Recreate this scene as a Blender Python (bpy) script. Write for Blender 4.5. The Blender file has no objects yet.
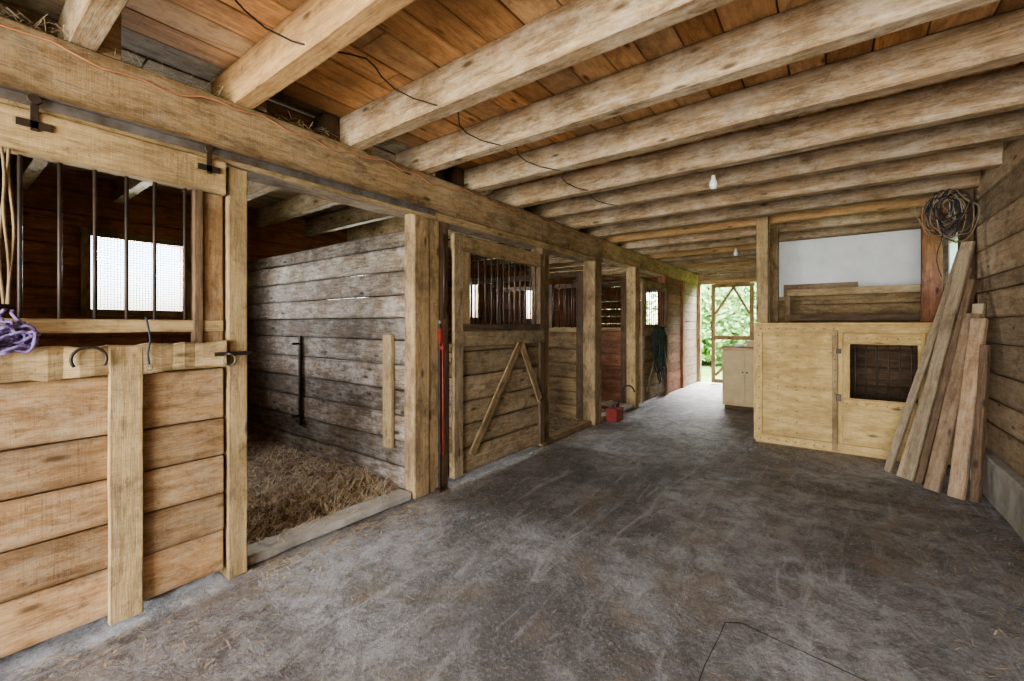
import bpy, math, random, bmesh
from mathutils import Vector, Matrix, noise
random.seed(7)
R = random.random
def U(a,b): return a+(b-a)*R()

# ------------------------------------------------------------------ materials
def newmat(name):
    m=bpy.data.materials.new(name); m.use_nodes=True
    nt=m.node_tree; nt.nodes.clear()
    o=nt.nodes.new('ShaderNodeOutputMaterial'); b=nt.nodes.new('ShaderNodeBsdfPrincipled')
    nt.links.new(b.outputs[0],o.inputs[0])
    return m,nt,b
def mixc(nt,fac,a,b,bt='MIX'):
    n=nt.nodes.new('ShaderNodeMix'); n.data_type='RGBA'; n.blend_type=bt
    for s,v in ((n.inputs[0],fac),(n.inputs[6],a),(n.inputs[7],b)):
        if isinstance(v,bpy.types.NodeSocket): nt.links.new(v,s)
        elif isinstance(v,(int,float)): s.default_value=v
        else: s.default_value=(*v,1)
    return n.outputs[2]
def noi(nt,vec,scale,detail=4,rough=.6,dist=0):
    n=nt.nodes.new('ShaderNodeTexNoise'); n.inputs['Scale'].default_value=scale
    n.inputs['Detail'].default_value=detail; n.inputs['Roughness'].default_value=rough
    n.inputs['Distortion'].default_value=dist
    nt.links.new(vec,n.inputs['Vector']); return n.outputs[0]
def mapr(nt,v,a,b,c=0,d=1):
    n=nt.nodes.new('ShaderNodeMapRange'); n.inputs[1].default_value=a;n.inputs[2].default_value=b
    n.inputs[3].default_value=c;n.inputs[4].default_value=d; nt.links.new(v,n.inputs[0]); return n.outputs[0]
def mathn(nt,op,a,b=None):
    n=nt.nodes.new('ShaderNodeMath'); n.operation=op
    for i,v in enumerate((a,b)):
        if v is None: continue
        if isinstance(v,(int,float)): n.inputs[i].default_value=v
        else: nt.links.new(v,n.inputs[i])
    return n.outputs[0]
def vmul(nt,v,s):
    n=nt.nodes.new('ShaderNodeVectorMath'); n.operation='MULTIPLY'; nt.links.new(v,n.inputs[0]); n.inputs[1].default_value=s; return n.outputs[0]

def wood(name,dark,light,stain=(.05,.035,.022),st=.35,wash=None,wa=0.0,tint=None,var=.3,rough=.8,knots=True,bump=.6,grain=1.0,grime=.6):
    m,nt,b=newmat(name)
    uv=nt.nodes.new('ShaderNodeUVMap'); uv.uv_map='uv'
    rn=nt.nodes.new('ShaderNodeUVMap'); rn.uv_map='rnd'
    lc=nt.nodes.new('ShaderNodeUVMap'); lc.uv_map='loc'
    sx=nt.nodes.new('ShaderNodeSeparateXYZ'); nt.links.new(rn.outputs[0],sx.inputs[0])
    sl=nt.nodes.new('ShaderNodeSeparateXYZ'); nt.links.new(lc.outputs[0],sl.inputs[0])
    add=nt.nodes.new('ShaderNodeVectorMath'); add.operation='MULTIPLY_ADD'
    nt.links.new(rn.outputs[0],add.inputs[0]); add.inputs[1].default_value=(37,53,0); nt.links.new(uv.outputs[0],add.inputs[2])
    p=add.outputs[0]
    geo=nt.nodes.new('ShaderNodeNewGeometry'); P=geo.outputs['Position']
    g1=noi(nt,vmul(nt,p,(1.3,16*grain,1)),2.2,6,.7,.9)
    g2=noi(nt,vmul(nt,p,(4,130*grain,1)),2,5,.75,.2)
    gf=mathn(nt,'ADD',mathn(nt,'MULTIPLY',g1,.55),mathn(nt,'MULTIPLY',g2,.45))
    f=mapr(nt,gf,.38,.62)
    col=mixc(nt,f,dark,light)
    if tint: col=mixc(nt,mapr(nt,sx.outputs[1],.35,.95,0,.8),col,tint)
    fb=noi(nt,vmul(nt,p,(2.2,60*grain,1)),2.5,5,.8,.3)
    col=mixc(nt,mapr(nt,fb,.53,.68,0,.7*grime),col,tuple(c*.4 for c in dark))
    s2=noi(nt,vmul(nt,p,(1.8,5,1)),1.9,8,.78,.6)
    col=mixc(nt,mapr(nt,s2,.48,.62,0,st),col,stain)
    s1=noi(nt,P,1.9,9,.75,.4)
    col=mixc(nt,mapr(nt,s1,.48,.66,0,st),col,stain)
    if wash:
        w=noi(nt,vmul(nt,p,(2.6,11,1)),2.2,9,.82,.4)
        w2=noi(nt,P,2.6,7,.75,0)
        wf=mapr(nt,mathn(nt,'ADD',mathn(nt,'MULTIPLY',w,.55),mathn(nt,'MULTIPLY',w2,.45)),.47,.60,0,wa)
        col=mixc(nt,wf,col,wash)
    sp=noi(nt,P,22,5,.8,.2)
    col=mixc(nt,mapr(nt,sp,.56,.68,0,.6*grime),col,tuple(c*.5 for c in stain))
    e=mathn(nt,'ABSOLUTE',mathn(nt,'SUBTRACT',sl.outputs[1],.5))
    en=mathn(nt,'ADD',e,mathn(nt,'MULTIPLY',mathn(nt,'SUBTRACT',noi(nt,vmul(nt,p,(5,5,1)),2,5,.7),.5),.28))
    col=mixc(nt,mapr(nt,en,.38,.52,0,.7*grime),col,tuple(c*.45 for c in dark))
    if knots:
        v=nt.nodes.new('ShaderNodeTexVoronoi'); v.inputs['Scale'].default_value=1
        nt.links.new(vmul(nt,p,(2.6,7.5,1)),v.inputs['Vector'])
        k=mapr(nt,v.outputs['Distance'],.06,.14,.85,0)
        col=mixc(nt,k,col,tuple(c*.3 for c in dark))
    br=mapr(nt,sx.outputs[0],0,1,1-var,1+var*.6)
    cb=nt.nodes.new('ShaderNodeCombineColor')
    for i in range(3): nt.links.new(br,cb.inputs[i])
    col=mixc(nt,1.0,col,cb.outputs[0],'MULTIPLY')
    nt.links.new(col,b.inputs['Base Color']); b.inputs['Roughness'].default_value=rough
    b.inputs['Specular IOR Level'].default_value=.25
    saw=noi(nt,vmul(nt,p,(70,3,1)),1,3,.6,.5)
    hh=mathn(nt,'ADD',gf,mathn(nt,'MULTIPLY',saw,.35))
    bp=nt.nodes.new('ShaderNodeBump'); bp.inputs['Strength'].default_value=bump; bp.inputs['Distance'].default_value=.008
    nt.links.new(hh,bp.inputs['Height']); nt.links.new(bp.outputs[0],b.inputs['Normal'])
    return m
def plain(name,c,rough=.6,metal=0,var=.25,scale=8,c2=None,bump=0):
    m,nt,b=newmat(name)
    geo=nt.nodes.new('ShaderNodeNewGeometry')
    n=noi(nt,geo.outputs['Position'],scale,5,.65)
    col=mixc(nt,mapr(nt,n,.35,.68),c,c2 if c2 else tuple(x*(1-var) for x in c))
    nt.links.new(col,b.inputs['Base Color']); b.inputs['Roughness'].default_value=rough; b.inputs['Metallic'].default_value=metal
    if bump:
        bp=nt.nodes.new('ShaderNodeBump'); bp.inputs['Strength'].default_value=bump; bp.inputs['Distance'].default_value=.01
        nt.links.new(n,bp.inputs['Height']); nt.links.new(bp.outputs[0],b.inputs['Normal'])
    return m

W_JOIST=wood('joist_wood',(.24,.155,.08),(.52,.39,.24),stain=(.12,.08,.045),st=.6,wash=(.60,.53,.42),wa=.65,var=.28)
W_JOIST2=wood('joist_raw_wood',(.34,.20,.09),(.60,.40,.20),stain=(.15,.09,.05),st=.4,var=.2)
W_CEIL=wood('ceiling_wood',(.42,.21,.085),(.78,.47,.23),stain=(.20,.11,.05),st=.5,tint=(.74,.53,.32),var=.35,grime=.45)
W_BEAM=wood('beam_wood',(.22,.14,.07),(.44,.315,.18),stain=(.09,.06,.035),st=.7,wash=(.50,.42,.30),wa=.45,var=.12,grime=.75)
W_DOOR=wood('door_wood',(.31,.18,.09),(.54,.36,.19),stain=(.16,.085,.042),st=.65,wash=(.56,.47,.33),wa=.55,var=.25,grime=.75)
W_DOOR2=wood('weathered_door_wood',(.20,.14,.08),(.40,.30,.18),stain=(.085,.058,.035),st=.7,wash=(.44,.39,.29),wa=.45,var=.25,grime=.85)
W_RAIL=wood('rail_wood',(.33,.225,.11),(.57,.44,.255),stain=(.14,.095,.05),st=.6,var=.18,grime=.75)
W_POST=wood('post_wood',(.22,.145,.075),(.43,.32,.18),stain=(.09,.06,.035),st=.7,var=.18,grime=.8)
W_PART=wood('partition_wood',(.12,.083,.055),(.33,.255,.185),stain=(.07,.048,.032),st=.65,wash=(.54,.51,.48),wa=.65,var=.38,grime=.8)
W_RED=wood('red_brown_wood',(.20,.085,.045),(.42,.21,.12),stain=(.08,.035,.02),st=.5,var=.3)
W_DARK=wood('dark_wood',(.08,.05,.03),(.24,.16,.10),st=.5,var=.3)
W_GREY=wood('wall_board_wood',(.24,.16,.09),(.47,.355,.23),stain=(.12,.08,.05),st=.6,wash=(.5,.43,.33),wa=.45,var=.28,grime=.8)
W_PLY=wood('plywood',(.43,.30,.12),(.68,.51,.25),stain=(.30,.19,.08),st=.55,var=.08,grain=.3,bump=.15,grime=.55)
W_SCRAP=wood('scrap_plank_wood',(.20,.15,.095),(.44,.355,.24),stain=(.13,.09,.055),st=.6,var=.35)
W_SCRAP2=wood('brown_plank_wood',(.20,.125,.07),(.40,.28,.17),stain=(.13,.085,.05),st=.6,wash=(.45,.36,.26),wa=.5,var=.3)
IRON=plain('black_iron',(.035,.033,.032),.5,.6,c2=(.09,.06,.045))
STEEL=plain('galvanised_steel',(.30,.30,.30),.5,.8,c2=(.16,.13,.11))
WHITE=plain('white_paint',(.74,.77,.80),.6,c2=(.62,.65,.66),scale=3)
PURPLE=plain('purple_rope',(.15,.09,.27),.85,c2=(.30,.25,.44),scale=70,bump=.5)
RED=plain('red_paint',(.26,.02,.015),.5,c2=(.10,.02,.015),scale=20)
BLACK=plain('black_rubber',(.02,.02,.022),.6)
ORANGE=plain('orange_cord',(.50,.22,.12),.6)
ROPE=plain('hemp_rope',(.28,.21,.12),.9,scale=60)
BEIGE=plain('beige_laminate',(.52,.39,.20),.5,var=.2)
BLUE=plain('navy_strap',(.025,.035,.06),.7)
GREEN=plain('green_strap',(.05,.11,.05),.7)
STRAWM=plain('straw_material',(.60,.49,.33),.8,c2=(.26,.18,.11),scale=30)
CONC_W=plain('foundation_concrete',(.42,.39,.34),.9,c2=(.22,.20,.17),scale=5,bump=.5)
BRASS=plain('screw_metal',(.2,.15,.09),.5,.5)
GRASS=plain('grass',(.10,.24,.03),.9,c2=(.22,.36,.07),scale=2)
LEAF=plain('leaves',(.16,.32,.07),.6,c2=(.44,.58,.24),scale=2)
BARK=plain('bark',(.12,.08,.05),.9)
PORC=plain('porcelain',(.6,.57,.52),.3,var=.05)
BULB=plain('bulb_glass',(.75,.75,.73),.12,var=.05)

def concrete():
    m,nt,b=newmat('barn_floor_concrete')
    geo=nt.nodes.new('ShaderNodeNewGeometry'); P=geo.outputs['Position']
    a=noi(nt,P,.55,8,.66,.8); c=noi(nt,P,7,9,.8,.3); d=noi(nt,P,60,4,.8)
    col=mixc(nt,mapr(nt,a,.42,.56),(.135,.130,.128),(.34,.335,.34))
    c3=noi(nt,P,2.4,9,.78,.6)
    col=mixc(nt,mapr(nt,c3,.50,.58,0,.65),col,(.105,.096,.087))
    col=mixc(nt,mapr(nt,c,.45,.62,0,.75),col,(.095,.087,.08))
    col=mixc(nt,mapr(nt,d,.53,.70,0,.6),col,(.46,.445,.42))
    col=mixc(nt,mapr(nt,d,.30,.46,.55,0),col,(.055,.05,.046))
    s=noi(nt,vmul(nt,P,(5,.9,1)),1.6,9,.78,1.2)
    col=mixc(nt,mapr(nt,s,.53,.64,0,.6),col,(.44,.435,.44))
    e=noi(nt,P,1.3,8,.7,1.5)
    col=mixc(nt,mapr(nt,e,.52,.64,0,.6),col,(.215,.17,.12))
    nt.links.new(col,b.inputs['Base Color'])
    nt.links.new(mapr(nt,c,.3,.7,.38,.75),b.inputs['Roughness'])
    h=mathn(nt,'ADD',mathn(nt,'MULTIPLY',a,2.0),mathn(nt,'ADD',mathn(nt,'MULTIPLY',c,.8),mathn(nt,'MULTIPLY',d,.2)))
    bp=nt.nodes.new('ShaderNodeBump'); bp.inputs['Strength'].default_value=.9; bp.inputs['Distance'].default_value=.025
    nt.links.new(h,bp.inputs['Height']); nt.links.new(bp.outputs[0],b.inputs['Normal'])
    return m
CONC=concrete()
DIRT=plain('bedding_dirt',(.11,.08,.055),.95,c2=(.34,.25,.17),scale=18,bump=1.0)

# ------------------------------------------------------------------ mesh builder
class B:
    def __init__(s,name): s.name=name; s.v=[];s.f=[];s.uv=[];s.rn=[];s.mi=[];s.sm=[];s.lc=[];s.mats=[]
    def mat(s,m):
        if m not in s.mats: s.mats.append(m)
        return s.mats.index(m)
    def face(s,idx,uv,rn,mi,sm=False,lc=None):
        s.f.append(idx); s.uv.append(uv); s.rn.append(rn); s.mi.append(mi); s.sm.append(sm)
        s.lc.append(lc if lc else tuple((.5,.5) for _ in idx))
    def board(s,p0,p1,w,t,wd,mat,seg=1,jit=0.0):
        p0=Vector(p0);p1=Vector(p1);a=p1-p0;L=a.length;a=a/L
        wd=Vector(wd);wd=(wd-a*wd.dot(a)).normalized();td=a.cross(wd)
        base=len(s.v);mi=s.mat(mat);rn=(R(),R());sd=U(0,100)
        per=[0,w,w+t,2*w+t,2*w+2*t]
        cs=[(-.5,-.5),(.5,-.5),(.5,.5),(-.5,.5)]
        for i in range(seg+1):
            q=p0+a*(L*i/seg); bw=noise.noise(Vector((i*L/seg*1.3,sd,5)))*jit*1.5
            for k,(x,y) in enumerate(cs):
                jx=jit*noise.noise(Vector((i*.7+sd,(x>0)*3.1,0))) ; jy=jit*noise.noise(Vector((i*.7,(y>0)*3.1,sd)))
                s.v.append(q+wd*(x*w+jx)+td*(y*t+jy+bw*.5))
        el=((0,0),(0,1),(0,1),(0,0))
        for i in range(seg):
            u0=L*i/seg;u1=L*(i+1)/seg
            for k in range(4):
                a0=base+i*4+k;a1=base+i*4+(k+1)%4
                s.face((a0,a1,a1+4,a0+4),((u0,per[k]),(u0,per[k+1]),(u1,per[k+1]),(u1,per[k])),rn,mi,False,el)
        e=base+seg*4
        s.face((base+3,base+2,base+1,base),((0,t),(w*.2,t),(w*.2,0),(0,0)),rn,mi)
        s.face((e,e+1,e+2,e+3),((0,0),(w*.2,0),(w*.2,t),(0,t)),rn,mi)
    def box(s,x0,x1,y0,y1,z0,z1,mat,axis=None,seg=1,jit=0.0):
        d=(abs(x1-x0),abs(y1-y0),abs(z1-z0))
        if axis is None: axis=d.index(max(d))
        c=((x0+x1)/2,(y0+y1)/2,(z0+z1)/2)
        if axis==0: s.board((x0,c[1],c[2]),(x1,c[1],c[2]),d[1],d[2],(0,1,0),mat,seg,jit)
        elif axis==1: s.board((c[0],y0,c[2]),(c[0],y1,c[2]),d[0],d[2],(1,0,0),mat,seg,jit)
        else: s.board((c[0],c[1],z0),(c[0],c[1],z1),d[0],d[1],(1,0,0),mat,seg,jit)
    def tube(s,pts,r,mat,n=8,cap=True):
        pts=[Vector(p) for p in pts];mi=s.mat(mat);base=len(s.v);rn=(R(),R())
        rs=r if isinstance(r,(list,tuple)) else [r]*len(pts)
        t0=(pts[1]-pts[0]).normalized();ref=Vector((0,0,1)) if abs(t0.z)<.9 else Vector((1,0,0))
        x=t0.cross(ref).normalized();l=0
        for i,p in enumerate(pts):
            t=(pts[min(i+1,len(pts)-1)]-pts[max(i-1,0)]).normalized()
            x=(x-t*x.dot(t)).normalized();y=t.cross(x)
            for k in range(n):
                an=2*math.pi*k/n; s.v.append(p+(x*math.cos(an)+y*math.sin(an))*rs[i])
        for i in range(len(pts)-1):
            l2=l+(pts[i+1]-pts[i]).length
            for k in range(n):
                a=base+i*n+k;b_=base+i*n+(k+1)%n
                s.face((a,b_,b_+n,a+n),((l,k/n),(l,(k+1)/n),(l2,(k+1)/n),(l2,k/n)),rn,mi,True)
            l=l2
        if cap:
            s.face(tuple(base+k for k in range(n))[::-1],tuple((0,0) for k in range(n)),rn,mi)
            e=base+(len(pts)-1)*n
            s.face(tuple(e+k for k in range(n)),tuple((0,0) for k in range(n)),rn,mi)
    def cyl(s,p0,p1,r,mat,n=12): s.tube([p0,p1],r,mat,n)
    def lathe(s,c,prof,mat,n=16): s.tube([(c[0],c[1],c[2]+z) for r,z in prof],[max(r,.0008) for r,z in prof],mat,n)
    def quad(s,a,b,c,d,mat):
        base=len(s.v);s.v+= [Vector(a),Vector(b),Vector(c),Vector(d)]
        s.face((base,base+1,base+2,base+3),((0,0),(1,0),(1,1),(0,1)),(R(),R()),s.mat(mat))
    def done(s,bevel=0.004,recalc=True):
        me=bpy.data.meshes.new(s.name);me.from_pydata([tuple(v) for v in s.v],[],s.f)
        u=me.uv_layers.new(name='uv');r=me.uv_layers.new(name='rnd');l=me.uv_layers.new(name='loc')
        fu=[];fr=[];fl=[]
        for q,rr,ll in zip(s.uv,s.rn,s.lc):
            for c,e in zip(q,ll): fu+= [c[0],c[1]]; fr+=[rr[0],rr[1]]; fl+=[e[0],e[1]]
        u.data.foreach_set('uv',fu);r.data.foreach_set('uv',fr);l.data.foreach_set('uv',fl)
        for m in s.mats: me.materials.append(m)
        me.polygons.foreach_set('material_index',s.mi);me.polygons.foreach_set('use_smooth',s.sm)
        if recalc:
            bm=bmesh.new();bm.from_mesh(me);bmesh.ops.recalc_face_normals(bm,faces=bm.faces);bm.to_mesh(me);bm.free()
        me.update()
        o=bpy.data.objects.new(s.name,me);bpy.context.collection.objects.link(o)
        if bevel:
            md=o.modifiers.new('bevel','BEVEL');md.width=bevel;md.segments=1;md.limit_method='ANGLE';md.angle_limit=math.radians(50)
        return o
    def planks_x(s,x,t,y0,y1,z0,z1,bw,mat,gap=.004,split=3.2,jit=.003):
        z=z0
        while z<z1-.01:
            h=min(bw*U(.88,1.12),z1-z)
            if z1-z-h<.06: h=z1-z
            y=y0
            while y<y1-.01:
                l=min(split*U(.7,1.2),y1-y)
                if y1-y-l<.5: l=y1-y
                dx=U(-.004,.004)
                s.box(x+dx-t/2,x+dx+t/2,y+.001,y+l-.002,z,z+h-gap,mat,1,max(1,int(l*3)),jit); y+=l
            z+=h
    def planks_y(s,y,t,x0,x1,z0,z1,bw,mat,gap=.004,split=3.2,jit=.003):
        z=z0
        while z<z1-.01:
            h=min(bw*U(.88,1.12),z1-z)
            if z1-z-h<.06: h=z1-z
            x=x0
            while x<x1-.01:
                l=min(split*U(.7,1.2),x1-x)
                if x1-x-l<.5: l=x1-x
                dy=U(-.004,.004)
                s.box(x+.001,x+l-.002,y+dy-t/2,y+dy+t/2,z,z+h-gap,mat,0,max(1,int(l*3)),jit); x+=l
            z+=h

XL=-2.60   # stall front plane
XB=-5.70   # outer wall behind stalls
XR=1.00
YE=11.0; Y0=-3.5
JB=2.56; JT=2.77; WT=2.81
# ------------------------------------------------------------------ floor
def grid(name,x0,x1,y0,y1,nx,ny,hf,mat):
    b=B(name);mi=b.mat(mat)
    for j in range(ny+1):
        for i in range(nx+1):
            x=x0+(x1-x0)*i/nx;y=y0+(y1-y0)*j/ny;b.v.append(Vector((x,y,hf(x,y))))
    for j in range(ny):
        for i in range(nx):
            a=j*(nx+1)+i
            b.face((a,a+1,a+nx+2,a+nx+1),((0,0),(1,0),(1,1),(0,1)),(0,0),mi,True)
    return b.done(0)
grid('floor',XB-.2,XR+.2,Y0,YE+.1,60,120,lambda x,y:-.004+.008*noise.noise(Vector((x*.9,y*.9,0))),CONC)
def bf(x,y): return .055+.045*noise.noise(Vector((x*2,y*2,3)))+.03*noise.noise(Vector((x*9,y*9,1)))-.045*max(0,(x+3.0))/.23
grid('stall_bedding_floor',XB,XL-.17,-1.0,YE,160,480,bf,DIRT)

b=B('floor_joint')
DK=plain('joint_dirt',(.06,.055,.05),.95)
def groove(pts,w=.012,wob=.012):
    pp=[]
    for i in range(len(pts)-1):
        a=Vector(pts[i]);c=Vector(pts[i+1]);n=max(2,int((c-a).length/.1))
        for k in range(n): pp.append(a.lerp(c,k/n))
    pp.append(Vector(pts[-1]))
    q=[]
    for p in pp:
        o=Vector((noise.noise(Vector((p.x*4,p.y*4,0))),noise.noise(Vector((p.x*4,p.y*4,9)))))*wob
        q.append((p.x+o.x,p.y+o.y))
    ws=[w*U(.5,1.2) for _ in q]
    for i in range(len(q)-1):
        (x0,y0),(x1,y1)=q[i],q[i+1];dx,dy=x1-x0,y1-y0;l=math.hypot(dx,dy)
        nx,ny=-dy/l/2,dx/l/2;a,c=ws[i],ws[i+1]
        b.quad((x0-nx*a,y0-ny*a,.0055),(x0+nx*a,y0+ny*a,.0055),(x1+nx*c,y1+ny*c,.0055),(x1-nx*c,y1-ny*c,.0055),DK)
groove([(.93,2.02),(.1,2.11),(-.34,2.19),(-.40,2.15)],.008)
groove([(-.40,2.15),(-.42,1.2),(-.42,-2)],.004)
groove([(-2.5,5.55),(-1.2,5.6),(.8,5.65)],.012,.03)
groove([(-2.5,8.2),(-1.2,8.1)],.012,.03)
b.done(0,False)

# ------------------------------------------------------------------ ceiling
b=B('ceiling')
x=XB-.2
while x<XR+.2:
    w=U(.16,.23);y=Y0
    while y<YE+.2:
        l=U(1.2,3.4); l=min(l,YE+.2-y)
        if l<.05: break
        b.box(x+.003,x+w-.003,y+.003,y+l-.003,JT+U(0,.007),JT+.035,W_CEIL if x>XL-.3 else W_JOIST,1); y+=l
    x+=w
b.done(.003)
b=B('roof');b.box(XB-.6,XR+.6,Y0-.5,YE+.4,JT+.05,JT+.11,W_DARK);b.done(0)

b=B('ceiling_joists')
ys=[-2.7,-2.08,-1.46,-.84,-.22,.40,1.03,1.73,2.35,2.97,3.6,4.22,4.84,5.46,6.06,6.66,7.26,7.86,8.46,9.08,9.7,10.32,10.85]
for i,y in enumerate(ys):
    mt=W_JOIST2 if i in (6,14,17,20) else W_JOIST
    w=U(.08,.10); dz=U(-.018,.01)
    b.box(XL-.32,XR+.02,y-w/2,y+w/2,JB+dz,JT,mt,0,10,.004)
    b.box(XB-.02,XL-.02,y+w/2+.004,y+w/2+.085,JB+U(-.01,.01),JT,W_JOIST,0,8,.004)
for i in range(5,len(ys)-1):
    if i%2==0: b.box(XL-.3,XL-.26,ys[i]+.13,ys[i+1]-.05,JB+.02,JT-.005,W_BEAM,1)
    if i in (7,9): b.box(XL-.28,XL-.12,ys[i]-.16,ys[i]-.05,JB+.0,JT-.005,W_DARK,2)
b.done(.0025)

# ------------------------------------------------------------------ main beam, posts
b=B('header_beam')
b.box(XL-.27,XL+.0,Y0,5.62,2.23,2.555,W_BEAM,1,30,.010)
b.box(XL-.22,XL-.02,5.62,YE,2.30,2.55,W_RAIL,1,14,.005)
b.box(XL+.0,XL+.03,-1.4,5.3,2.20,2.26,W_RAIL,1,20,.003)
b.done(.006)
b=B('orange_extension_cord')
pts=[]
for i in range(90):
    y=-.6+i*.075; pts.append((XL+.018+.006*math.sin(i),y,2.50-.02*math.sin(i*.5)+.012*math.sin(i*1.7)))
b.tube(pts,.004,ORANGE,6);b.done(0)
b=B('door_track')
b.box(XL+.031,XL+.036,-1.2,2.42,2.222,2.262,STEEL,1)
b.box(XL+.031,XL+.06,-1.2,2.42,2.260,2.264,STEEL,1)
for y in (.25,.85):
    b.cyl((XL+.04,y,2.245),(XL+.06,y,2.245),.02,IRON,16)
    b.box(XL+.048,XL+.054,y-.05,y+.05,2.13,2.16,IRON,1);b.box(XL+.048,XL+.054,y-.012,y+.012,2.12,2.24,IRON,2)
b.done(.001)
for (y0,y1,x0,x1,m) in ((2.24,2.39,XL-.13,XL+.0,W_POST),(4.06,4.20,XL-.15,XL,W_POST),(5.34,5.54,XL-.17,XL+.02,W_POST),(6.86,7.02,XL-.16,XL,W_RAIL),(8.44,8.6,XL-.16,XL,W_RED),(9.6,9.75,XL-.16,XL,W_RED)):
    b=B('timber_post');b.box(x0,x1,y0,y1,0,2.225 if y1<5.6 else 2.30,m,2,10,.006);b.done(.006)
b=B('door_jamb');b.box(XL-.11,XL+.03,.945,1.04,0,2.19,W_RAIL,2,10,.004);b.done(.005)
b=B('door_jamb');b.box(XL-.12,XL-.01,2.50,2.61,0,2.20,W_DARK,2,8,.004);b.box(XL-.03,XL-.005,2.39,2.50,0,2.2,W_POST,2);b.done(.005)

# ------------------------------------------------------------------ sliding stall doors
def stall_door(y0,y1,bars,style):
    b=B('stall_door');X=XL
    t=.035
    zt=1.13 if style==1 else 1.2
    b.planks_x(X-.0,t,y0,y1,.06,zt,.215,W_DOOR if style==1 else W_DOOR2,gap=.007,split=9,jit=.003)
    b.box(X-.03,X-.02,y0,y1,.08,zt,W_DARK,1)
    if style==1:
        b.box(X+.018,X+.05,y0,y1,zt,1.262,W_RAIL,1,30,.016)
        b.box(X-.03,X+.018,y0,y1,zt,1.25,W_RAIL,1,20,.006)
        b.box(X+.018,X+.052,.472,.588,.03,1.255,W_RAIL,2,8,.003)
        b.box(X-.03,X+.01,y0,y1,1.315,1.375,W_RAIL,1,10,.004)
        b.box(X-.03,X+.0,y1-.09,y1,1.25,2.05,W_DOOR,2,4,.003)
        b.box(X-.03,X+.02,y1-.135,y1-.095,1.25,2.05,W_DARK,2)
        b.box(X-.02,X+.045,y0,y1,2.03,2.20,W_RAIL,1,8,.004)
        zb,zt2=1.345,2.05
    else:
        b.box(X+.018,X+.05,y0,y1,1.16,1.30,W_DOOR2,1,8,.004)
        b.box(X+.018,X+.05,y0,y0+.11,.06,2.12,W_DOOR2,2,6,.003)
        b.box(X+.018,X+.05,y1-.09,y1,.06,2.12,W_DARK,2,6,.003)
        b.box(X-.0,X+.05,y0,y1,1.98,2.12,W_POST,1,8,.004)
        b.box(X+.018,X+.048,y0+.1,y1-.08,1.30,1.36,W_DARK,1)
        b.box(X+.018,X+.05,y0+.1,y0+.2,1.36,1.98,W_POST,2)
        b.board((X+.062,y0+.2,.22),(X+.062,y0+.92,1.16),.075,.022,(0,1,-1),W_POST)
        b.board((X+.062,y0+.95,1.16),(X+.062,y1-.12,.55),.075,.022,(0,1,1),W_POST)
        zb,zt2=1.34,1.99
    for y in bars:
        b.cyl((X-.005,y,zb),(X-.005,y,zt2),.0075,IRON,10)
    return b.done(.004)
stall_door(-.45,.93,[.0,.108,.216,.327,.435,.541,.643,.763],1)
stall_door(2.62,4.03,[2.9+.093*i for i in range(12)],2)
stall_door(7.03,8.42,[7.2+.11*i for i in range(11)],2)

b=B('horseshoe')
pts=[(XL+.068,.405+.055*math.cos(a),1.205+.052*math.sin(a)) for a in [math.radians(-35+i*250/18) for i in range(19)]]
b.tube(pts,.006,IRON,8);b.cyl((XL+.02,.405,1.255),(XL+.07,.405,1.255),.006,IRON,8);b.done(0)
b=B('door_latch')
b.box(XL+.056,XL+.062,.87,1.05,1.19,1.21,IRON,1);b.cyl((XL+.06,.93,1.20),(XL+.09,.93,1.20),.006,STEEL)
pts=[(XL+.08,.93+.028*math.cos(a),1.17+.03*math.sin(a)) for a in [i*math.pi/9 for i in range(19)]];b.tube(pts,.004,STEEL,6)
b.done(.001)
b=B('lead_strap')
pts=[(XL+.03,.60,1.385),(XL+.05,.60,1.38),(XL+.062,.605,1.33),(XL+.066,.61,1.28),(XL+.068,.60,1.22),(XL+.068,.605,1.17)]
b.tube(pts,.004,BLUE,8);b.tube([(XL+.068,.605+.012*math.cos(a),1.155+.014*math.sin(a)) for a in [i*math.pi/6 for i in range(13)]],.0025,STEEL,6);b.done(0)
b=B('purple_lead_rope')
for k in range(26):
    cy=U(.11,.215);cz=1.315+U(-.03,.02);ry=U(.03,.075);rz=U(.02,.045);cx=XL+.085+U(-.02,.03);q=U(0,6)
    pts=[(cx+.012*math.sin(2*a+q),cy+ry*math.cos(a),cz+rz*math.sin(a+.3*math.sin(2*a+q))+.008*math.sin(3*a+q)) for a in [i*2*math.pi/22 for i in range(23)]]
    b.tube(pts,.006,PURPLE,8)
for k in range(5):
    pts=[(XL+.07+U(-.01,.02),.08+k*.03+.012*math.sin(i+k),1.41-i*.015) for i in range(10)];b.tube(pts,.006,PURPLE,8)
b.done(0)
b=B('hemp_rope')
for k in range(3):
    pts=[(XL+.052+.006*math.sin(i+k),.165+k*.012+.007*math.sin(i*.6+k*2),2.03-i*.05) for i in range(13)];b.tube(pts,.0045,ROPE,8)
b.done(0)

b=B('farm_jack')
y=2.47;x=XL+.035
b.box(x-.01,x+.01,y-.014,y+.014,.03,1.36,IRON,2)
b.box(x-.03,x+.03,y-.03,y+.03,0,.03,IRON)
b.box(x-.014,x+.018,y-.016,y+.016,1.20,1.32,RED,2);b.box(x+.0,x+.045,y-.010,y+.010,1.15,1.18,RED,0)
b.tube([(x+.018,y+.01,1.2),(x+.02,y+.014,.8),(x+.02,y+.014,.30)],.0065,RED,10)
b.box(x-.014,x+.018,y-.015,y+.015,.32,.40,IRON,2)
b.cyl((x+.0,y,1.36),(x+.0,y,1.39),.012,STEEL)
b.done(.002)
b=B('door_bracket');b.cyl((XL+.01,2.54,1.4),(XL+.01,2.54,2.1),.012,IRON);b.done(0)

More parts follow.
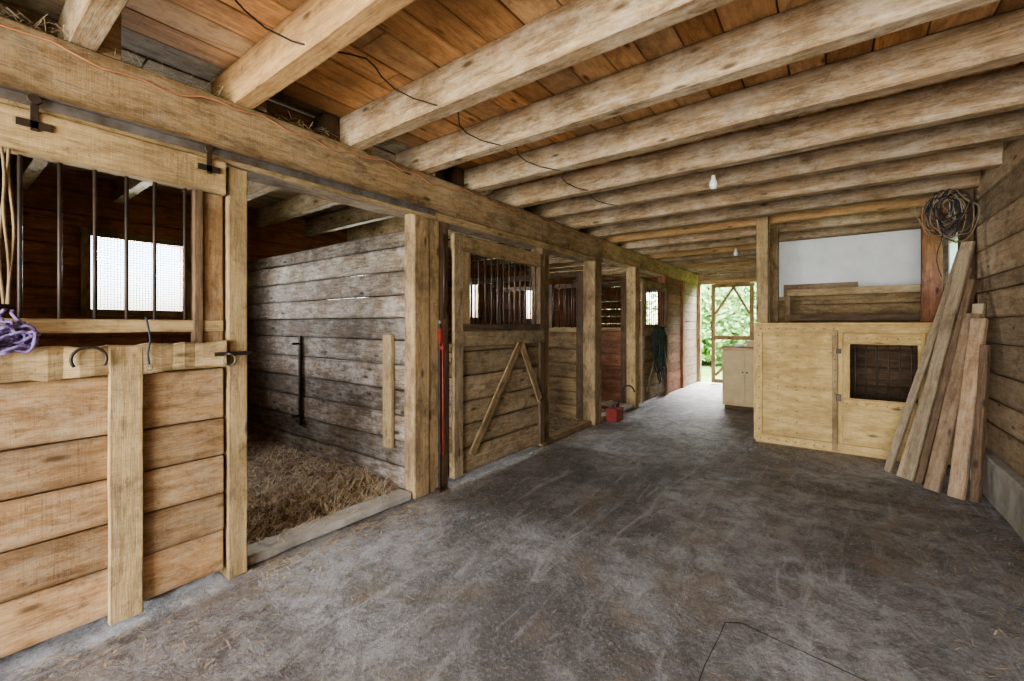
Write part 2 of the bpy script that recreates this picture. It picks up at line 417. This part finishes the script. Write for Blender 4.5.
# ------------------------------------------------------------------ stall partitions + outer walls
b=B('stall_partition');b.planks_y(2.315,.05,XB,XL-.14,.02,2.12,.2,W_PART,split=9,jit=.006,gap=.007)
b.box(-3.02,-2.90,2.25,2.284,.34,1.27,W_RAIL,2)
b.box(-4.42,-4.38,2.262,2.284,.32,1.24,IRON,2);b.cyl((-4.4,2.26,1.16),(-4.4,2.19,1.16),.012,IRON);b.cyl((-4.4,2.26,.42),(-4.4,2.19,.42),.012,IRON)
b.done(.005)
def barred(y,x0,x1,m):
    b=B('stall_partition');b.planks_y(y,.045,x0,x1,.02,1.25,.2,m,split=9)
    b.box(x0,x1,y-.04,y+.04,1.25,1.31,W_RAIL,0);b.box(x0,x1,y-.04,y+.04,2.02,2.10,W_DARK,0)
    n=int((x1-x0)/.1)
    for i in range(1,n): b.cyl((x0+(x1-x0)*i/n,y,1.3),(x0+(x1-x0)*i/n,y,2.03),.0075,IRON,8)
    b.box(x1-.1,x1,y-.06,y-.024,.05,2.1,W_DARK,2);b.box(x0+1.4,x0+1.5,y-.06,y-.024,.05,2.1,W_DARK,2)
    b.done(.004)
barred(5.42,XB,XL-.18,W_POST)
barred(6.95,XB,XL-.17,W_RED)
b=B('stall_partition');b.planks_y(-1.0,.05,XB,XL-.05,.0,2.5,.2,W_PART,split=9);b.done(.004)
b=B('wall_stall_front');b.planks_x(XL-.06,.04,8.6,9.6,.0,2.3,.2,W_RED,split=9);b.planks_x(XL-.06,.04,9.75,10.94,.0,2.3,.2,W_GREY,split=9);b.planks_x(XL-.03,.04,Y0,-.46,0,2.2,.2,W_DOOR,split=9);b.done(.004)

wins=[(.92,1.65),(3.3,4.0),(5.9,6.5),(8.2,8.9)]
zw0,zw1=1.50,2.20
b=B('wall_left')
b.planks_x(XB-.05,.05,Y0,YE,0,zw0,.21,W_RED)
b.planks_x(XB-.05,.05,Y0,YE,zw1,WT,.21,W_RED)
ya=Y0
for a,c in wins: b.planks_x(XB-.05,.05,ya,a,zw0,zw1,.21,W_RED); ya=c
b.planks_x(XB-.05,.05,ya,YE,zw0,zw1,.21,W_RED)
b.box(XB-.09,XB-.078,Y0,YE,0,zw0,W_DARK,1);b.box(XB-.09,XB-.078,Y0,YE,zw1,WT,W_DARK,1)
ya=Y0
for a,c in wins: b.box(XB-.09,XB-.078,ya,a,zw0,zw1,W_DARK,1); ya=c
b.box(XB-.09,XB-.078,ya,YE,zw0,zw1,W_DARK,1)
b.done(.004)
for i,(a,c) in enumerate(wins):
    b=B('window_%d'%(i+1))
    x=XB
    for q in ((a-.07,a),(c,c+.07)): b.box(x-.025,x+.02,q[0],q[1],zw0-.07,zw1+.07,W_POST,2)
    b.box(x-.025,x+.02,a,c,zw0-.07,zw0,W_POST,1);b.box(x-.025,x+.02,a,c,zw1,zw1+.07,W_POST,1)
    n=30
    for k in range(n+1):
        y=a+(c-a)*k/n;b.cyl((x+.0,y,zw0),(x+.0,y,zw1),.003,STEEL,4)
    for k in range(28): z=zw0+(zw1-zw0)*k/28;b.cyl((x+.003,a,z),(x+.003,c,z),.003,STEEL,4)
    b.done(.001)

# ------------------------------------------------------------------ right wall
b=B('wall_right')
wy0,wy1,wz0,wz1=5.85,6.5,1.75,2.22
b.planks_x(XR+.03,.05,Y0,YE,.33,wz0,.22,W_GREY,gap=.007,jit=.005);b.planks_x(XR+.03,.05,Y0,YE,wz1,WT,.22,W_GREY,gap=.007,jit=.005)
b.planks_x(XR+.03,.05,Y0,wy0,wz0,wz1,.22,W_GREY);b.planks_x(XR+.03,.05,wy1,YE,wz0,wz1,.22,W_GREY)
b.box(XR+.06,XR+.075,Y0,YE,.33,wz0,W_DARK,1);b.box(XR+.06,XR+.075,Y0,YE,wz1,WT,W_DARK,1);b.box(XR+.06,XR+.075,Y0,wy0,wz0,wz1,W_DARK,1);b.box(XR+.06,XR+.075,wy1,YE,wz0,wz1,W_DARK,1)  # unseen outer sheets, added to stop sun leaking through the board gaps
b.done(.004)
b=B('foundation_right');b.box(XR-.06,XR+.1,Y0,YE,0,.328,CONC_W,1,60,.014);b.done(.012)
b=B('window_5')
for q in ((wy0-.06,wy0),(wy1,wy1+.06)): b.box(XR-.02,XR+.05,q[0],q[1],wz0-.06,wz1+.06,WHITE,2)
b.box(XR-.02,XR+.05,wy0,wy1,wz0-.06,wz0,WHITE,1);b.box(XR-.02,XR+.05,wy0,wy1,wz1,wz1+.06,WHITE,1)
b.box(XR+.0,XR+.03,(wy0+wy1)/2-.015,(wy0+wy1)/2+.015,wz0,wz1,WHITE,2);b.done(.002)

# ------------------------------------------------------------------ end wall & door
b=B('wall_back')
ox0,ox1,oz=-2.62,-1.25,2.34
b.planks_y(YE+.03,.05,XB,-3.95,0,WT,.2,W_RED)
b.planks_y(YE+.03,.05,-3.95,-3.0,0,1.3,.2,W_RED);b.planks_y(YE+.03,.05,-3.95,-3.0,2.2,WT,.2,W_RED)
b.planks_y(YE+.03,.05,-3.0,ox0,0,WT,.2,W_RED)
b.planks_y(YE+.03,.05,ox0,ox1,oz,WT,.2,W_GREY);b.planks_y(YE+.03,.05,ox1,XR,0,WT,.2,W_GREY)
b.done(.004)
b=B('window_6')
b.box(-3.98,-3.93,YE-.02,YE+.05,1.27,2.23,WHITE,2);b.box(-3.03,-2.98,YE-.02,YE+.05,1.27,2.23,WHITE,2)
b.box(-3.95,-3.0,YE-.02,YE+.05,1.27,1.32,WHITE,0);b.box(-3.95,-3.0,YE-.02,YE+.05,2.18,2.23,WHITE,0)
b.box(-3.49,-3.46,YE,YE+.03,1.3,2.2,WHITE,2);b.box(-3.95,-3.0,YE,YE+.03,1.74,1.77,WHITE,0);b.done(.002)
b=B('trim_door_frame')
b.box(ox0-.03,ox0+.05,YE-.05,YE+.06,0,oz+.02,W_RAIL,2);b.box(ox1-.05,ox1+.05,YE-.05,YE+.06,0,oz+.02,W_RAIL,2)
b.box(ox0-.03,ox1+.05,YE-.05,YE+.06,oz-.03,oz+.06,W_RAIL,0);b.done(.004)
b=B('screen_door')
def sdo(x0,x1,y,m=W_RAIL):
    b.box(x0,x0+.08,y-.02,y+.02,.03,2.28,m,2);b.box(x1-.08,x1,y-.02,y+.02,.03,2.28,m,2)
    for z in (.03,1.02,2.2): b.box(x0+.08,x1-.08,y-.02,y+.02,z,z+.09,m,0)
    b.board((x0+.08,y,1.6),(x0+.46,y,2.2),.05,.03,(1,0,-1),m);b.board((x0+.46,y,2.2),(x1-.08,y,1.6),.05,.03,(1,0,1),m)
    b.board((x0+.08,y,.2),(x1-.08,y,.95),.06,.03,(1,0,-1),m)
    for k in range(1,16): b.cyl((x0+.08+(x1-x0-.16)*k/16,y,.1),(x0+.08+(x1-x0-.16)*k/16,y,2.2),.002,STEEL,4)
    for k in range(1,34): b.cyl((x0+.08,y,.1+2.1*k/34),(x1-.08,y,.1+2.1*k/34),.002,STEEL,4)
sdo(-2.28,-1.42,10.75)
b.done(.003)
b=B('wall_front');b.planks_y(Y0-.03,.05,XB,XL+.2,0,WT,.22,W_RED);b.planks_y(Y0-.03,.05,XL+.2,XR,2.4,WT,.22,W_RED)
b.box(XB,XL+.2,Y0-.08,Y0-.06,0,WT,W_DARK,0);b.box(XL+.2,XR,Y0-.08,Y0-.06,2.4,WT,W_DARK,0);b.done(.004)  # unseen sheets added behind the boards to keep sun streaks out

# ------------------------------------------------------------------ plywood stall
b=B('plywood_stall')
y=5.75;xa=-.74;xm=.02;xe=.70
b.box(xa,xm,y,y+.018,.03,1.34,W_PLY,0)
b.box(xm,xe,y,y+.018,.03,.585,W_PLY,0);b.box(xm,xe,y,y+.018,1.15,1.34,W_PLY,0)
b.box(xm,.126,y,y+.018,.585,1.15,W_PLY,2);b.box(.648,xe,y,y+.018,.585,1.15,W_PLY,2)
b.box(xe+.004,XR-.07,y,y+.018,.03,1.34,W_PLY,2)
tr=.022
b.box(xa,XR-.07,y-tr,y,1.265,1.355,W_PLY,0)
b.box(xa,xe,y-tr,y,.0,.10,W_PLY,0)
b.box(xa,xa+.07,y-tr,y,.10,1.265,W_PLY,2)
b.box(xm-.045,xm+.0,y-tr-.012,y,.02,1.30,W_RAIL,2);b.box(xm+.006,xm+.045,y-tr,y,.10,1.265,W_PLY,2)
b.box(xe-.03,xe,y-tr,y,.10,1.265,W_PLY,2)
b.box(.075,.70,y-tr,y,.48,.575,W_PLY,0)
b.box(xm+.05,.675,y-tr+.004,y,1.16,1.262,W_PLY,0)
b.box(xa-.02,XR-.07,y-.03,y+.14,1.355,1.375,W_PLY,0)
for i in range(6):
    x=.17+i*.087; b.cyl((x,y+.01,.57),(x,y+.01,1.17),.007,IRON,8)
b.box(xa-.02,xa,y,7.38,.03,1.35,W_PLY,1);b.box(xa,xa+.05,y+.05,y+.1,0,1.3,W_DARK,2)
for i in range(9):
    for z in (.05,.66,1.31): b.cyl((xa+.05+i*.085,y-.024,z),(xa+.05+i*.085,y+.0,z),.008,BRASS,8) if z!=.66 or i==8 else b.cyl((xa+.05+i*.085,y-.003,z),(xa+.05+i*.085,y+.01,z),.008,BRASS,8)
for i in range(10):
    b.cyl((xa+.035,y-.025,.15+i*.12),(xa+.035,y,.15+i*.12),.008,BRASS,8);b.cyl((xm-.022,y-.037,.15+i*.12),(xm-.022,y,.15+i*.12),.008,BRASS,8)
    b.cyl((xa+.4,y-.003,.15+i*.12),(xa+.4,y+.01,.15+i*.12),.008,BRASS,8);b.cyl((xa+.22,y-.003,.15+i*.12),(xa+.22,y+.01,.15+i*.12),.007,BRASS,8)
for i in range(8): b.cyl((.1+i*.08,y-.024,.53),(.1+i*.08,y,.53),.007,BRASS,8);b.cyl((.1+i*.08,y-.024,1.21),(.1+i*.08,y,1.21),.007,BRASS,8)
b.box(.01,.05,y-.05,y-.035,.55,.62,IRON);b.box(.01,.05,y-.05,y-.035,1.05,1.1,IRON)
b.done(.002)
b=B('stall_interior_panel');b.planks_y(6.55,.03,xa+.02,XR-.08,.0,1.36,.22,W_DARK,split=9);b.done(.002)
b=B('box_post');b.box(-.74,-.62,5.78,5.87,1.38,2.70,W_RAIL,2,6,.004);b.done(.004)
b=B('box_post');b.box(-.66,-.57,6.35,6.43,0,2.57,W_POST,2,6,.004);b.done(.004)
b=B('wall_tack_room')
b.planks_y(7.44,.04,-.75,XR-.02,0,1.72,.2,W_POST,split=9)
b.box(-.75,XR-.02,7.42,7.45,1.72,2.56,WHITE,0)
b.box(-.75,XR-.02,7.39,7.42,1.70,1.76,W_RAIL,0);b.box(-.6,.25,7.405,7.42,1.76,1.93,W_GREY,0)
b.done(.003)
b=B('wall_shelf')
b.box(-.5,XR-.08,6.7,7.1,1.74,1.77,W_DARK,0);b.box(-.5,XR-.12,6.66,6.7,1.72,1.81,W_RAIL,0,8,.004);b.box(-.5,XR-.12,6.66,6.72,1.40,1.48,W_DARK,0)
for x in (-.5,.85): b.box(x-.03,x+.03,6.72,6.78,0,1.74,W_POST,2)
b.done(.004)
b=B('wall_stud');b.box(.74,.90,6.3,6.38,1.38,2.57,W_RED,2,5,.004);b.done(.003)
b=B('wall_stud');b.box(.90,.985,5.52,5.62,.34,2.57,W_DARK,2);b.done(.003)

b=B('storage_counter')
b.box(-1.47,-.80,7.7,9.3,.06,.95,BEIGE,1);b.box(-1.44,-.82,7.72,9.28,0,.06,W_DARK,1);b.box(-1.51,-.78,7.66,9.34,.95,.99,W_RAIL,1)
b.box(-1.45,-1.15,7.685,7.70,.10,.90,BEIGE,2);b.box(-1.13,-.83,7.685,7.70,.10,.90,BEIGE,2)
b.cyl((-1.17,7.68,.6),(-1.17,7.66,.6),.012,IRON);b.cyl((-1.11,7.68,.6),(-1.11,7.66,.6),.012,IRON)
b.done(.004)
b=B('white_bucket');b.lathe((-1.3,7.95,.99),[(0,0),(.07,0),(.085,.1),(.09,.1),(.09,.12),(.08,.12),(.065,.02),(0,.02)],WHITE,20);b.done(0)
b=B('cardboard_box');b.box(-1.15,-.9,7.85,8.1,.99,1.09,BEIGE,0);b.box(-1.15,-1.03,7.85,8.1,1.09,1.095,BEIGE,1);b.done(.002)
b=B('spray_bottle');b.lathe((-1.4,8.3,.99),[(0,0),(.035,0),(.035,.13),(.012,.17),(.012,.2),(.018,.2),(.018,.23),(0,.23)],RED,14);b.box(-1.44,-1.39,8.29,8.31,1.2,1.225,RED);b.done(0)

b=B('red_gas_can')
x0,y0=XL+.1,5.80
b.box(x0-.08,x0+.08,y0-.12,y0+.12,.0,.18,RED,1);b.tube([(x0,y0-.08,.18),(x0,y0-.06,.23),(x0,y0+.05,.23),(x0,y0+.07,.18)],.01,BLACK,8)
b.tube([(x0,y0+.1,.18),(x0,y0+.14,.25),(x0,y0+.2,.27)],[.018,.014,.01],BLACK,10);b.done(.02)
b=B('saddle_bag')
b.lathe((XL+.14,6.2,0),[(0,0),(.16,.0),(.18,.1),(.17,.26),(.13,.38),(.06,.43),(0,.43)],BLACK,18)
b.tube([(XL+.14+.09*math.cos(a),6.2,.36+.09*math.sin(a)) for a in [i*math.pi/10 for i in range(11)]],.012,BLACK,8);b.done(0)
b=B('hanging_halters')
for k in range(16):
    cy=7.75+U(-.25,.25);w=U(.04,.11);h=U(.2,.48);top=1.25+U(-.05,.12);q=U(0,6)
    pts=[(XL+.10+U(-.01,.02)+.01*math.sin(i),cy+w*math.sin(2*math.pi*i/16)+.02*math.sin(i+q),top-h+h*math.cos(2*math.pi*i/16)) for i in range(17)]
    b.tube(pts,.012,(BLUE,BLACK,GREEN)[k%3],6)
b.done(0)

def lean(base,top,w,t,wd,m):
    b=B('leaning_plank');b.board(base,top,w,t,wd,m,10,.004);b.done(.003)
wd=(.78,-.6,-.25)
lean((.38,5.16,.03),(.90,5.44,2.0),.06,.03,wd,W_SCRAP)
lean((.46,5.04,.03),(.91,5.34,1.84),.055,.045,wd,W_GREY)
lean((.50,5.00,.03),(.90,5.22,2.05),.085,.03,wd,W_SCRAP)
lean((.57,4.92,.03),(.91,5.12,1.72),.05,.06,wd,W_DARK)
lean((.62,4.78,.03),(.89,5.00,1.44),.10,.035,wd,W_SCRAP2)
lean((.74,4.68,.03),(.905,4.90,1.40),.095,.035,wd,W_SCRAP2)
lean((.80,4.86,.03),(.925,5.02,1.52),.07,.03,wd,W_SCRAP)
lean((.84,4.66,.03),(.92,4.80,1.2),.05,.04,wd,W_DARK)

b=B('hanging_cable_coil')
for k in range(22):
    cx=.78+U(-.06,.05);cy=5.26+U(-.06,.06);rx=U(.06,.17);rz=U(.10,.21);cz=2.48-rz;tl=U(-.3,.3)
    pts=[(cx+rx*math.sin(a)*math.cos(tl),cy+.4*rx*math.sin(a)+.015*math.sin(4*a),cz+rz*math.cos(a)+.03*math.sin(3*a+k)) for a in [i*2*math.pi/26 for i in range(27)]]
    b.tube(pts,.004,(BLACK,ROPE,BLACK,STEEL)[k%4],6)
b.tube([(.72+.02*math.sin(i),5.18,2.25-i*.07) for i in range(8)],.004,BLACK,6)
b.cyl((.80,5.28,2.46),(.92,5.52,2.50),.008,IRON);b.done(0)

b=B('ceiling_wire')
pts=[]
for i in range(52):
    y=-.4+i*.09; ph=((y-1.08)/.62)*2*math.pi
    pts.append((-1.84+.09*math.sin(ph+.8)+.03*math.sin(i*.37),y,2.60-.035*math.cos(ph)))
b.tube(pts,.004,BLACK,6);b.done(0)

def lampobj(x,y,z):
    b=B('ceiling_light_bulb')
    b.lathe((x,y,z-.05),[(0,.0),(.032,.0),(.045,.02),(.055,.05),(0,.05)],PORC,18)
    b.lathe((x,y,z-.155),[(0,0),(.017,.004),(.028,.02),(.031,.038),(.027,.058),(.016,.08),(.014,.105),(0,.106)],BULB,18)
    b.done(0)
lampobj(-.75,3.6,JB-.012);lampobj(-1.2,7.26,JB-.012)

b=B('stall_sill')
b.box(XL-.17,XL-.02,1.06,2.23,0,.06,CONC_W,1,10,.008);b.box(XL-.15,XL-.02,4.2,5.32,0,.06,W_POST,1,8,.006);b.box(XL-.17,XL-.02,5.56,6.84,0,.05,CONC_W,1)
b.done(.012)

# ------------------------------------------------------------------ straw
def straw(n,fx,fy,zf,l=(.02,.08),tilt=.3,wm=1.0):
    for i in range(n):
        x,y=fx(),fy();z=zf(x,y)+U(.002,.012);an=U(0,math.pi);L=U(*l);w=U(.0012,.003)*wm
        dx,dy=math.cos(an)*L/2,math.sin(an)*L/2;dz=U(-tilt,tilt)*L*.5
        nx,ny=-math.sin(an)*w,math.cos(an)*w
        z=max(z,abs(dz)+zf(x,y))
        b.quad((x-dx-nx,y-dy-ny,z-dz),(x-dx+nx,y-dy+ny,z-dz),(x+dx+nx,y+dy+ny,z+dz),(x+dx-nx,y+dy-ny,z+dz),STRAWM)
fl=lambda x,y:.005
b=B('bedding_straw')
straw(7000,lambda:U(XB+.05,XL-.18),lambda:U(-.3,2.22),bf,(.02,.09),.9,1.4)
straw(3500,lambda:XL-.2-abs(random.gauss(0,.4)),lambda:U(1.07,2.2),bf,(.02,.08),1.2,1.3)
straw(260,lambda:U(XL-.17,XL-.03),lambda:U(1.07,2.2),lambda x,y:.063,(.02,.06),.4)
b.done(0,False)
b=B('bedding_straw')
straw(1800,lambda:U(XL-.9,XL-.2),lambda:U(4.25,5.3),bf,(.02,.08),.5,1.3)
b.done(0,False)
b=B('loose_straw')
straw(1300,lambda:XL+.03+abs(random.gauss(0,.14)),lambda:U(1.0,5.3),fl,(.015,.06),.2)
straw(500,lambda:XL+.05+abs(random.gauss(0,.4)),lambda:U(.2,2.8),fl,(.015,.06),.2)
straw(900,lambda:U(-.7,.9),lambda:5.68-abs(random.gauss(0,.2)),fl,(.015,.06),.2)
straw(900,lambda:.90-abs(random.gauss(0,.3)),lambda:U(2.4,5.6),fl,(.012,.05),.2)
straw(900,lambda:U(-2.4,.9),lambda:U(.6,6),fl,(.006,.03),.1)
b.done(0,False)
b=B('hay_on_beam')
for i in range(900):
    y=U(.1,2.2);x=XL-U(.0,.26);z=2.56+abs(random.gauss(0,.025));L=U(.04,.13);an=U(0,6.28);e=U(-.5,.5)
    d=Vector((math.cos(an)*math.cos(e),math.sin(an)*math.cos(e),math.sin(e)))*L/2;n=Vector((-math.sin(an),math.cos(an),0))*.0015
    c=Vector((x,y,z));b.quad(c-d-n,c-d+n,c+d+n,c+d-n,STRAWM)
b.done(0,False)

# ------------------------------------------------------------------ outdoors
b=B('ground_grass');b.quad((-40,YE+.1,-.06),(30,YE+.1,-.06),(30,60,-.06),(-40,60,-.06),GRASS);b.quad((-40,-30,-.07),(XB-.1,-30,-.07),(XB-.1,60,-.07),(-40,60,-.07),GRASS)
b.quad((XR+.15,-30,-.07),(30,-30,-.07),(30,60,-.07),(XR+.15,60,-.07),GRASS);b.quad((XB,-30,-.07),(XR+.2,-30,-.07),(XR+.2,Y0,-.07),(XB,Y0,-.07),CONC_W);b.done(0)
for (tx,ty,r) in ((-3.4,21,2.5),(-.5,19,2.4),(-11,24,3.0),(-3.6,16.5,1.5)):
    b=B('tree')
    b.tube([(tx,ty,-.06),(tx+.1,ty,1.5),(tx,ty,3)],[.22,.16,.1],BARK,10)
    for i in range(3800):
        v=Vector((random.gauss(0,1),random.gauss(0,1),random.gauss(0,1))).normalized()*r*U(.55,1.05)*(1+.25*noise.noise(Vector((i*.01,tx,ty))))
        c=Vector((tx,ty,r*.95))+Vector((v.x,v.y,v.z*1.0))
        if c.z<.05: c.z=U(.05,.6)
        a=Vector((U(-1,1),U(-1,1),U(-1,1))).normalized();q=a.orthogonal().normalized();s_=U(.08,.17)
        b.quad(c-a*s_,c-q*s_*.6,c+a*s_,c+q*s_*.6,LEAF)
    b.done(0,False)

# ------------------------------------------------------------------ light
w=bpy.data.worlds.new('World');bpy.context.scene.world=w;w.use_nodes=True
nt=w.node_tree;bg=nt.nodes['Background']
sky=nt.nodes.new('ShaderNodeTexSky');sky.sky_type='NISHITA';sky.sun_disc=False;sky.sun_elevation=math.radians(48);sky.dust_density=3;sky.air_density=.8
nt.links.new(sky.outputs[0],bg.inputs[0]);bg.inputs[1].default_value=.95
s=bpy.data.lights.new('sun','SUN');s.energy=10;s.angle=.02;so=bpy.data.objects.new('sun',s);bpy.context.collection.objects.link(so)
so.rotation_euler=Vector((.25,-.8,1.0)).to_track_quat('Z','Y').to_euler()
def area(name,loc,tgt,sx,sy,e,c=(1,1,1)):
    l=bpy.data.lights.new(name,'AREA');l.shape='RECTANGLE';l.size=sx;l.size_y=sy;l.energy=e;l.color=c
    o=bpy.data.objects.new(name,l);o.location=loc;bpy.context.collection.objects.link(o)
    o.rotation_euler=(Vector(loc)-Vector(tgt)).to_track_quat('Z','Y').to_euler()
area('rear_fill',(-.8,Y0-.2,1.3),(-.9,4,1.5),3.2,2.2,270,(1,.96,.90))  # added fill lamp at the unseen opening behind the camera
for i,(a,c) in enumerate(wins):
    area('window_daylight',(XB-.5,(a+c)/2,2.0),(-3,(a+c)/2,.9),.9,.8,125,(.94,.97,1))
area('end_door_fill',(-1.9,12.6,3.6),(-1.8,9.2,.0),2.2,1.4,700,(.96,.99,1))  # added lamp outside, hidden above the door opening, brightens the far floor

cam=bpy.data.cameras.new('camera');co=bpy.data.objects.new('camera',cam);bpy.context.collection.objects.link(co)
cam.sensor_width=36;cam.lens=36*434/1024;cam.shift_y=-15.5/1024;cam.clip_start=.02
co.location=(0,0,1.35);co.rotation_euler=(math.radians(90),0,math.radians(36.66))
bpy.context.scene.camera=co
bpy.context.scene.view_settings.view_transform='AgX'
bpy.context.scene.view_settings.look='AgX - Medium High Contrast'
bpy.context.scene.view_settings.exposure=1.15
